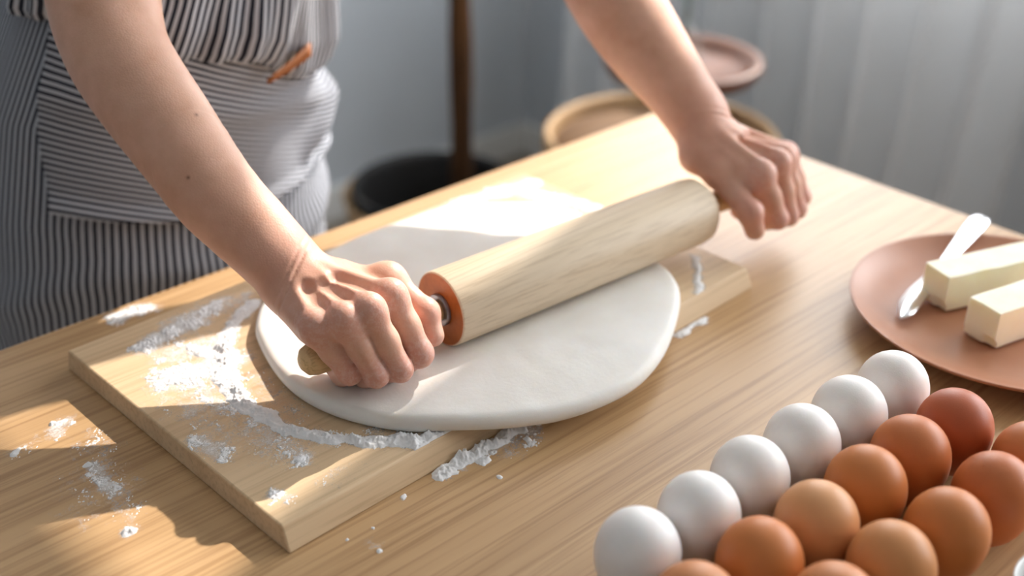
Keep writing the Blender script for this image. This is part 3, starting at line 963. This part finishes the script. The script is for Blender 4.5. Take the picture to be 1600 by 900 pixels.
def butter(corner, ang, L, w, h, z0, label, seed):
    """corner = near-left bottom corner; length runs along ang"""
    bm = bmesh.new()
    bmesh.ops.create_cube(bm, size=1)
    for v in bm.verts:
        v.co = Vector(((v.co.x+.5)*L, (v.co.y+.5)*w, (v.co.z+.5)*h))
    bmesh.ops.subdivide_edges(bm, edges=list(bm.edges), cuts=14, use_grid_fill=True)
    rs = random.Random(seed)
    for v in bm.verts:
        x, y, z = v.co
        nx = vnoise(np.array([x*60+seed]), np.array([y*60+z*37]), 0, seed)[0]-.5
        v.co += Vector((nx*0.0012*(1 if x < .001 else .3), nx*0.0008, nx*0.0008 if z > h*.5 else 0))
        if x < 0.002 and z < 0.004: v.co.x += 0.003*abs(nx)*2       # ragged cut edge
        if x < 0.002 and z < 0.006 and y < w*0.35: v.co.x += 0.0022
        # soft corners
        for ax, lim in ((0, L), (1, w), (2, h)):
            pass
    bmesh.ops.smooth_vert(bm, verts=list(bm.verts), factor=0.35, use_axis_x=True, use_axis_y=True, use_axis_z=True)
    c, s = math.cos(ang), math.sin(ang)
    for v in bm.verts:
        x, y, z = v.co
        v.co = Vector((corner[0]+c*x-s*y, corner[1]+s*x+c*y, z0+z))
    V, F = bm_arrays(bm)
    o = mesh_obj('butter_stick', V, F, 'butter', origin=(corner[0], corner[1], z0))
    for p in o.data.polygons: p.use_smooth = True
    sharp(o, 40)
    tag(o, label, 'butter', 'sticks of butter on the plate')
butter((.7600, .3430), math.radians(-20), .095, .0262, .0290, .0085, 'stick of butter farther from the camera, lying across the knife', 3)
butter((.7400, .2925), math.radians(-14), .100, .0280, .0290, .0080, 'stick of butter nearer the camera, with a notched lower corner', 8)

knife = thing('butter_knife', 'silver butter knife resting on the plate rim under the butter', 'knife', (.7776, .3718, .010))
k0 = Vector((.7215, .3555, .0128)); k1 = Vector((.8010, .3720, .0165)); k2 = Vector((.8960, .3880, .0262))
def blade():
    d = (k1-k0); L = d.length; d.normalize()
    side_ = Vector((0, 0, 1)).cross(d).normalized()
    upv = d.cross(side_)
    pts = []
    n = 24
    for i in range(n+1):
        t = i/n
        up_ = 0.0095*math.sin(min(1, t/0.35)*math.pi/2)**0.8*(1-0.45*max(0, (t-.55)/.45))
        dn_ = 0.0062*math.sin(min(1, t/0.18)*math.pi/2)**0.8*(1-0.2*max(0, (t-.55)/.45))
        pts.append((t*L, up_, dn_))
    V = []; F = []
    for (x, a, b_) in pts:
        c = k0+d*x
        for (s_, h_) in ((a, 0.0), (a*0.3, 0.0007), (-b_, 0.0009), (-b_, -0.0007), (a*0.3, -0.0006)):
            V.append(tuple(c+side_*s_+upv*h_))
    for i in range(n):
        for k in range(5):
            F.append([i*5+k, i*5+(k+1) % 5, (i+1)*5+(k+1) % 5, (i+1)*5+k])
    F.append([0, 1, 2, 3, 4]); F.append([n*5+k for k in range(5)][::-1])
    return V, F
mesh_obj('blade', *blade(), 'knife', knife)
def flat_tube(pts, ws, hs, n=16):
    P = [Vector(p) for p in pts]; V = []; F = []
    for i, p in enumerate(P):
        d = (P[min(i+1, len(P)-1)]-P[max(i-1, 0)]).normalized()
        e1 = Vector((0, 0, 1)).cross(d).normalized(); e2 = d.cross(e1)
        for k in range(n):
            an = 2*math.pi*k/n
            V.append(tuple(p+e1*math.cos(an)*ws[i]+e2*math.sin(an)*hs[i]))
    for j in range(len(P)-1):
        for k in range(n):
            F.append([j*n+k, j*n+(k+1) % n, (j+1)*n+(k+1) % n, (j+1)*n+k])
    F.append(list(range(n))[::-1]); F.append([(len(P)-1)*n+k for k in range(n)])
    return V, F
ts = [0, .08, .2, .4, .6, .8, .92, .98, 1]
mesh_obj('handle', *flat_tube([k1+(k2-k1)*t for t in ts], [.0040, .0046, .0052, .0064, .0076, .0086, .0088, .0070, .003],
                              [.0018, .0022, .0026, .0030, .0034, .0036, .0034, .0028, .0012]), 'knife', knife)

# white bowl whose rim peeps in at the lower right corner
bc = (.5155, .1300)
prof = [(0.020, 0.0), (0.024, 0.001), (0.030, 0.012), (0.033, 0.032), (0.0337, 0.037), (0.0330, 0.0378), (0.0318, 0.036), (0.028, 0.014), (0.018, 0.005)]
o = mesh_obj('bowl', *lathe(prof, 64, None, (bc[0], bc[1], 0), cap=True), 'ceramic', origin=(bc[0], bc[1], 0))
tag(o, 'small white bowl showing only its rim in the lower right corner', 'bowl')

# ------------------------------------------------------------------ flour
def seg_dist(X, Y, pl):
    d = np.full(X.shape, 1e9)
    if len(pl) == 1: return np.hypot(X-pl[0][0], Y-pl[0][1])
    for (a, b_) in zip(pl[:-1], pl[1:]):
        ax, ay = a; bx, by = b_
        L = (bx-ax)**2+(by-ay)**2
        t = np.clip(((X-ax)*(bx-ax)+(Y-ay)*(by-ay))/L, 0, 1)
        d = np.minimum(d, np.hypot(X-ax-t*(bx-ax), Y-ay-t*(by-ay)))
    return d
def flour_field(name, label, x0, x1, y0, y1, z0, strokes, films, res=0.0006, inside=None, seed=1):
    xs = np.arange(x0, x1, res); ys = np.arange(y0, y1, res)
    X, Y = np.meshgrid(xs, ys)
    wx = X+0.010*(fbm(X, Y, 70, 3, seed+40)-.5); wy = Y+0.010*(fbm(X, Y, 70, 3, seed+60)-.5)
    big = fbm(X, Y, 160, 4, seed); fine = fbm(X, Y, 700, 3, seed+9)
    Hh = np.zeros_like(X)
    for pl, w, h in strokes:                       # solid ridges of flour
        d = seg_dist(wx, wy, pl)
        Hh = Hh+h*np.clip(1-(d/(w*(0.75+0.7*big)))**2, 0, 1)**1.1*(0.10+1.7*(big-0.2))*(0.25+1.5*fine)
    dens = np.zeros_like(X)
    for pl, w, a in films:                         # thin dusting: broken patches and specks
        d = seg_dist(wx, wy, pl)
        dens = np.maximum(dens, a*np.exp(-(d/w)**2))
    patch = fbm(X, Y, 120, 5, seed+20)
    speck = vnoise(X*900, Y*900, 0, seed+30)*0.6+vnoise(X*1700, Y*1700, 0, seed+31)*0.4
    f = dens*1.2+(patch-.5)*1.15*np.minimum(1, dens*3)+(speck-.5)*0.80-0.74
    Hh = np.maximum(Hh, np.clip(f, 0, 0.5)*0.0022*(dens > 0.03))
    if inside is not None: Hh = Hh*inside(X, Y)
    keep = Hh > 0.00008
    cell = keep[:-1, :-1] | keep[1:, :-1] | keep[:-1, 1:] | keep[1:, 1:]
    jj, ii = np.nonzero(cell)
    nx = len(xs)
    q = np.stack([jj*nx+ii, jj*nx+ii+1, (jj+1)*nx+ii+1, (jj+1)*nx+ii], 1)
    used, inv = np.unique(q, return_inverse=True)
    V = np.stack([X.ravel()[used], Y.ravel()[used], z0+np.where(keep, Hh+0.00015, -0.0001).ravel()[used]], 1)
    o = mesh_obj(name, V, inv.reshape(-1, 4), 'flour', origin=(V[:, 0].mean(), V[:, 1].mean(), z0))
    tag(o, label, 'flour', kind='stuff')
    # the thinnest dusting: a sheet whose opacity is the amount of flour there
    st_ = 3
    dn = dens*(inside(X, Y) if inside is not None else 1)
    for pl, w, h in strokes:
        dn = np.maximum(dn, 0.55*np.exp(-(seg_dist(wx, wy, pl)/(w*1.7))**2)*(inside(X, Y) if inside is not None else 1))
    D = dn[::st_, ::st_]; Xs = X[::st_, ::st_]; Ys = Y[::st_, ::st_]
    kp = D > 0.06
    cell = kp[:-1, :-1] & kp[1:, :-1] & kp[:-1, 1:] & kp[1:, 1:]
    jj, ii = np.nonzero(cell); nx = D.shape[1]
    q = np.stack([jj*nx+ii, jj*nx+ii+1, (jj+1)*nx+ii+1, (jj+1)*nx+ii], 1)
    used, inv = np.unique(q, return_inverse=True)
    V = np.stack([Xs.ravel()[used], Ys.ravel()[used], np.full(len(used), z0+0.00025)], 1)
    d_ = mesh_obj('fine_dust', V, inv.reshape(-1, 4), 'dust', o)
    d_['kind'] = 'stuff'
    a = d_.data.attributes.new('amount', 'FLOAT', 'POINT')
    a.data.foreach_set('value', D.ravel()[used].astype(np.float32))
    return o
on_board = lambda X, Y: (((X-BO.x)*ex.x+(Y-BO.y)*ex.y > .001) & ((X-BO.x)*ex.x+(Y-BO.y)*ex.y < BL-.001) & ((X-BO.x)*ey.x+(Y-BO.y)*ey.y > .001) & ((X-BO.x)*ey.x+(Y-BO.y)*ey.y < BW-.001))
ridge = [(.3802, .6809), (.3544, .6677), (.3316, .6426), (.3160, .6142), (.3100, .5847), (.3091, .5570), (.3127, .5338), (.3271, .5067), (.3495, .4848), (.3742, .4655)]
strokes = [(ridge[:3], .0054, .0018), (ridge[2:5], .0068, .0019), (ridge[4:7], .0064, .0026), (ridge[6:], .0060, .0036),
           ([(.3603, .4745), (.3778, .4705), (.3930, .4690)], .0034, .0028), ([(.3163, .6563), (.3219, .6405), (.3262, .6312)], .0035, .0015),
           ([(.2704, .4866)], .0042, .0040), ([(.6783, .5129), (.6581, .4918), (.6334, .4715)], .0024, .0009), ([(.3638, .5000), (.3732, .4850), (.3900, .4690)], .0022, .0015)]
films = [([(.292, .6781), (.3137, .6867), (.3358, .6902)], .014, .80), ([(.289, .6333), (.3054, .6288), (.3260, .6290)], .020, .86), ([(.3358, .6902), (.3553, .697), (.3775, .6896)], .016, .58),
         ([(.300, .660), (.330, .655)], .018, .62),
         ([(.2944, .5939), (.2979, .5765)], .016, .60), ([(.2657, .5602), (.2691, .5400)], .011, .68), ([(.3029, .5054)], .0090, .86), ([(.2799, .5926)], .016, .60), (ridge, .011, .62), ([(.2704, .4866), (.2760, .4800)], .010, .5),
         ([(.2950, .5500), (.300, .520)], .024, .52), ([(.290, .61), (.305, .60)], .030, .50), ([(.33, .60), (.325, .54)], .014, .42), ([(.2704, .4890)], .008, .62), ([(.3500, .5000), (.385, .472)], .009, .50), ([(.275, .62), (.28, .55)], .022, .40), ([(.31, .48)], .02, .34),
         ([(.6783, .5129), (.6581, .4918), (.6334, .4715)], .006, .75), ([(.520, .7050), (.603, .7090), (.680, .700)], .012, .9), ([(.660, .690), (.680, .640), (.685, .600)], .014, .85)]
flour_field('flour_on_board', 'white flour ridges and dust strewn over the pastry board around the dough', .255, .705, .455, .725, BT, strokes, films, 0.0006, on_board, 3)
strokes = [([(.3702, .4545), (.3864, .4553), (.4079, .4560), (.4326, .4560)], .0068, .0050), ([(.6045, .4625), (.6289, .4640)], .0026, .0012), ([(.2023, .5323)], .0040, .0030),
           ([(.3948, .4446)], .0034, .0034), ([(.4044, .4464)], .0026, .0026), ([(.4284, .4427)], .0028, .0026), ([(.3354, .4519)], .0018, .002), ([(.3898, .4272)], .0018, .002),
           ([(.1863, .6427), (.190, .646)], .0022, .0018), ([(.2984, .4252)], .0020, .0014), ([(.2696, .4584), (.2774, .4572)], .0018, .0014), ([(.3089, .4420)], .0014, .0012), ([(.2915, .4459)], .0010, .0010),
           ([(.2150, .6600)], .0022, .0022), ([(.2185, .6560)], .0026, .0022), ([(.2120, .6040)], .0030, .0022)]
films = [([(.600, .4625), (.6320, .4645)], .005, .75), ([(.2217, .6562), (.2120, .6500)], .009, .60), ([(.2157, .5992), (.2115, .57)], .010, .66), ([(.2023, .5323)], .007, .66), ([(.1863, .6427), (.200, .6475)], .012, .34), ([(.2250, .6250), (.2130, .5500)], .020, .40),
         ([(.3098, .7553), (.330, .752)], .012, .72), ([(.3702, .4545), (.40, .452), (.440, .4500)], .010, .66), ([(.41, .440), (.435, .442)], .012, .45), ([(.2984, .4300)], .008, .40), ([(.2696, .4584)], .006, .42), ([(.19, .56), (.20, .60)], .020, .34)]
flour_field('flour_on_table', 'white flour crumbs and dust scattered on the table around the board', .15, .66, .40, .769, 0.0, strokes, films, 0.0006,
            lambda X, Y: ~(((X-BO.x)*ex.x+(Y-BO.y)*ex.y > -.002) & ((X-BO.x)*ex.x+(Y-BO.y)*ex.y < BL+.002) & ((X-BO.x)*ey.x+(Y-BO.y)*ey.y > -.0075) & ((X-BO.x)*ey.x+(Y-BO.y)*ey.y < BW+.004)), 17)

# ------------------------------------------------------------------ background: potted tree, stool, tray, vase
pot = thing('potted_tree', 'small tree with a bare crooked trunk in a black pot inside a tan basket', 'plant', (1.20, 1.46, FZ))
bx_, by_ = 1.20, 1.475
mesh_obj('basket', *lathe([(.115, FZ), (.125, FZ+.05), (.148, -.50), (.158, -.430), (.160, -.423), (.154, -.421), (.146, -.435), (.12, FZ+.02)], 64, None, (bx_, by_, 0)), 'rattan', pot)
mesh_obj('pot', *lathe([(.10, FZ+.03), (.134, -.47), (.144, -.408), (.139, -.405), (.133, -.42), (.120, -.52), (.113, -.58)], 64, None, (bx_, by_, 0)), 'black', pot)
mesh_obj('soil', *lathe([(.112, -.58), (.112, -.565), (.06, -.555), (.002, -.554)], 48, None, (bx_, by_, 0)), 'soil', pot)
tp = []
for k in range(26):
    t = k/25
    tp.append((1.283-.030*t+.012*math.sin(7*t), 1.495+.02*t+.010*math.sin(5*t+1), -.558+1.9*t))
mesh_obj('trunk', *tube(tp, [.021-.010*k/25+.0015*math.sin(k*1.7) for k in range(26)], 14), 'bark', pot)
for k in range(16):
    t = .74+.26*k/15
    b0 = Vector(tp[min(25, int(t*25))])
    an = k*2.4
    d = Vector((math.cos(an), math.sin(an)*0.6, .45)).normalized(); sd = d.cross(Vector((0, 0, 1))).normalized()
    V = []; F = []
    n = 8
    for i in range(n+1):
        u_ = i/n
        w_ = .045*math.sin(math.pi*u_**0.8)+.002
        c_ = b0+d*(.03+.19*u_)+Vector((0, 0, -.08*u_*u_))
        V += [tuple(c_-sd*w_), tuple(c_+Vector((0, 0, -.006))), tuple(c_+sd*w_)]
    for i in range(n):
        F += [[3*i, 3*i+1, 3*i+4, 3*i+3], [3*i+1, 3*i+2, 3*i+5, 3*i+4]]
    o = mesh_obj('leaf', V, F, 'leaf', pot)
    md = o.modifiers.new('thickness', 'SOLIDIFY'); md.thickness = 0.001

st = thing('round_stool', 'round tan stool with a raised rim standing near the window', 'stool', (1.36, 1.115, FZ))
sx_, sy_ = 1.36, 1.115
sz = -.255
mesh_obj('seat', *lathe([(.150, sz-.05), (.176, sz-.045), (.184, sz-.02), (.184, sz+.004), (.179, sz+.010), (.172, sz+.008), (.168, sz-.004), (.165, sz-.030)], 72, None, (sx_, sy_, 0)), 'rattan', st)
mesh_obj('seat_panel', *lathe([(.166, sz-.030), (.166, sz-.012), (.10, sz-.010), (.01, sz-.010)], 72, None, (sx_, sy_, 0)), 'woven', st)
for k in range(4):
    an = math.pi/4+k*math.pi/2
    mesh_obj('leg', *tube([(sx_+.12*math.cos(an), sy_+.12*math.sin(an), sz-.045), (sx_+.16*math.cos(an), sy_+.16*math.sin(an), FZ)], [.014, .011], 12), 'rattan', st)
for k in range(4):
    an = math.pi/4+k*math.pi/2; a2 = an+math.pi/2
    mesh_obj('stretcher', *tube([(sx_+.145*math.cos(an), sy_+.145*math.sin(an), -.55), (sx_+.145*math.cos(a2), sy_+.145*math.sin(a2), -.55)], [.007, .007], 10), 'rattan', st)
ty_ = thing('footed_tray', 'dark wooden footed tray with a raised rim standing on the round stool', 'tray', (1.385, 1.105, sz-.010))
mesh_obj('dish', *lathe([(.020, -.165), (.085, -.160), (.113, -.150), (.121, -.133), (.119, -.127), (.110, -.128), (.100, -.139), (.085, -.146), (.004, -.148)], 72, None, (1.385, 1.105, 0)), 'dark_wood', ty_)
mesh_obj('foot', *lathe([(.060, sz-.0095), (.060, sz-.002), (.030, sz+.010), (.018, sz+.030), (.016, sz+.060), (.024, -.164)], 48, None, (1.385, 1.105, 0)), 'dark_wood', ty_)
va = thing('bud_vase', 'small clear glass bud vase with a green stem on the dark tray', 'vase', (1.405, 1.115, -.1478))
vx, vy = 1.405, 1.120
mesh_obj('glass_body', *lathe([(.018, -.1475), (.026, -.140), (.028, -.12), (.020, -.09), (.009, -.07), (.009, -.02), (.012, -.012), (.010, -.012), (.0075, -.02), (.0075, -.07), (.017, -.088), (.025, -.12), (.022, -.138), (.004, -.143)], 40, None, (vx, vy, 0)), 'glass', va)
mesh_obj('stem', *tube([(vx, vy, -.138), (vx+.002, vy, -.03), (vx+.012, vy+.01, .10), (vx+.03, vy+.02, .22)], [.0022, .0022, .002, .0015], 8), 'leaf', va)
for (z_, sg) in ((.05, 1), (.11, -1), (.17, 1), (.21, -1)):
    c0 = Vector((vx+.012, vy+.01, z_)); d = Vector((sg*.6, .3, .7)).normalized(); sd = d.cross(Vector((0, 1, 0))).normalized()
    V = [tuple(c0), tuple(c0+d*.03+sd*.011), tuple(c0+d*.065), tuple(c0+d*.03-sd*.011)]
    o = mesh_obj('leaf', V, [[0, 1, 2, 3]], 'leaf', va)
    md = o.modifiers.new('thickness', 'SOLIDIFY'); md.thickness = 0.0008
